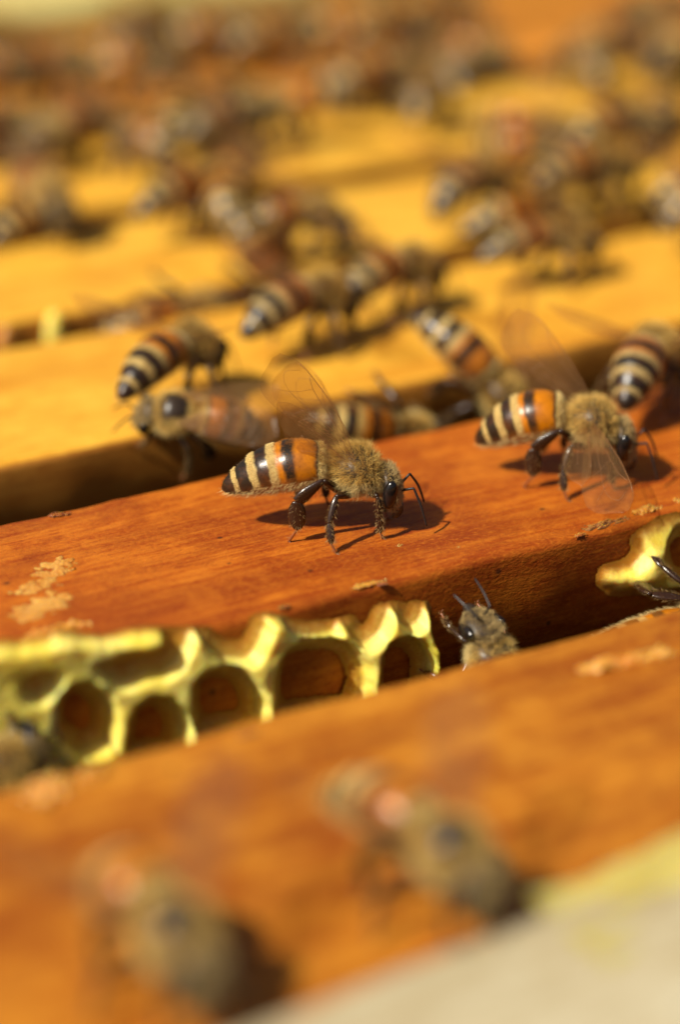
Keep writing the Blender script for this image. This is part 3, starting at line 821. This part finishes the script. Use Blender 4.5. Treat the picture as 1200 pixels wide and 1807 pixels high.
make_bee('large blurred bee in the lower left foreground with a dark shadow', (-3.62, -4.95, 0), wdir(-84), wings='spread', bald=True, kind=1)
make_bee('bee with a bare black back climbing up out of the front gap', (.32, -1.22, -.50), (-.12, -.1, .95), (.05, -1, -.2), wings='folded', bald=True, scale=.87, kind=1)
make_bee('dark blurred bee in the front gap at the left picture edge', (-3.35, -1.22, -.40), (1, 0, .15), (0, -1, .1), wings='folded', kind=0)
make_bee('bee barely showing above the front bar at the right picture edge', (2.2, -1.22, -.62), (1, 0, .1), (0, -1, 0), wings='folded', kind=2)

FAR = [(2.32, 12.71), (1.8, 10.76), (2.91, 12.54), (3.29, 12.02), (0.63, 8.36), (4.9, 13.66), (4.22, 11.21), (5.75, 11.82), (6.8, 11.76), (7.15, 10.73), (7.92, 10.65), (8.16, 9.23), (9.65, 9.71), (1.22, 9.12), (9.17, 9.64), (2.01, 11.65), (1.2, 9.75), (0.15, 6.88), (2.97, 13.33), (2.65, 11.46), (3.55, 10.97), (4.58, 12.46), (2.17, 8.6), (2.3, 7.81), (3.13, 9.36), (3.48, 8.78), (3.85, 8.84), (2.14, 6.44), (6.01, 10.55), (5.98, 11.2), (6.57, 12.76), (5.91, 12.76), (5.91, 9.54), (5.94, 8.81), (7.35, 11.64), (8.24, 11.86), (6.78, 7.39), (6.58, 6.46), (7.12, 6.55), (9.08, 8.73), (9.98, 9.7), (8.27, 8.56), (10.23, 10.78), (5.85, 6.01), (5.03, 5.87), (7.08, 5.7), (4.45, 13.55), (5.13, 12.16), (1.86, 10.05), (7.34, 12.34)]

WHERE = {3: 'on the back of the second golden bar', 4: 'on the third frame behind the sharp one', 5: 'on the fourth frame behind the sharp one', 6: 'on the farthest frame by the back rim'}
ORD = ['first', 'second', 'third', 'fourth', 'fifth', 'sixth', 'seventh', 'eighth', 'ninth', 'tenth', 'eleventh', 'twelfth', 'thirteenth', 'fourteenth', 'fifteenth', 'sixteenth', 'seventeenth', 'eighteenth', 'nineteenth', 'twentieth'] + ['twenty-' + q for q in ('first', 'second', 'third', 'fourth', 'fifth', 'sixth', 'seventh', 'eighth', 'ninth')]
near = lambda y: min(range(3, 7), key=lambda i: abs((FR[i][0] + FR[i][1]) / 2 - y))
def across(x, y):   # left-to-right order as the viewer sees it
    dx, dy = x + 7.64, y + 14.13
    return (dx * math.cos(RHO) - dy * math.sin(RHO)) / (dx * math.sin(RHO) + dy * math.cos(RHO))
for fi in range(3, 7):
    row = sorted([p for p in FAR if near(p[1]) == fi], key=lambda p: across(*p))
    for k, (x, y) in enumerate(row):
        gap = not any(y0 - .12 <= y <= y1 + .12 for (y0, y1, mt, lab) in FR)
        if k % 5 in (0, 2, 3):     # most of them hang at the gaps between the frames
            gy = min([(FR[i][1] + FR[i + 1][0]) / 2 for i in range(3, 6)] + [4.7], key=lambda g: abs(g - y))
            if abs(gy - y) < 1.2: y = gy + random.uniform(-.25, .25); gap = True
        h = random.choice([10, 25, -10, 40, 160, 200, -60, 80, 0, 20]) + random.uniform(-15, 15)
        make_bee('blurred bee %s, %s from the left there' % (WHERE[fi], ORD[k]), (x, y, -.25 if gap else 0), wdir(h), (0, random.uniform(-.3, .1), 1),
                 wings=random.choice(['spread', 'folded', 'spread', 'up']), scale=random.uniform(.92, 1.04), group='crowd of bees ' + WHERE[fi], parts=False, kind=k % 3)
lump(3, (-.75, 4.97, -.22), (.10, .08, .20), 1, 'wax_pale'); lump(3, (-.28, 4.97, -.22), (.09, .08, .24), 2, 'wax_lump')
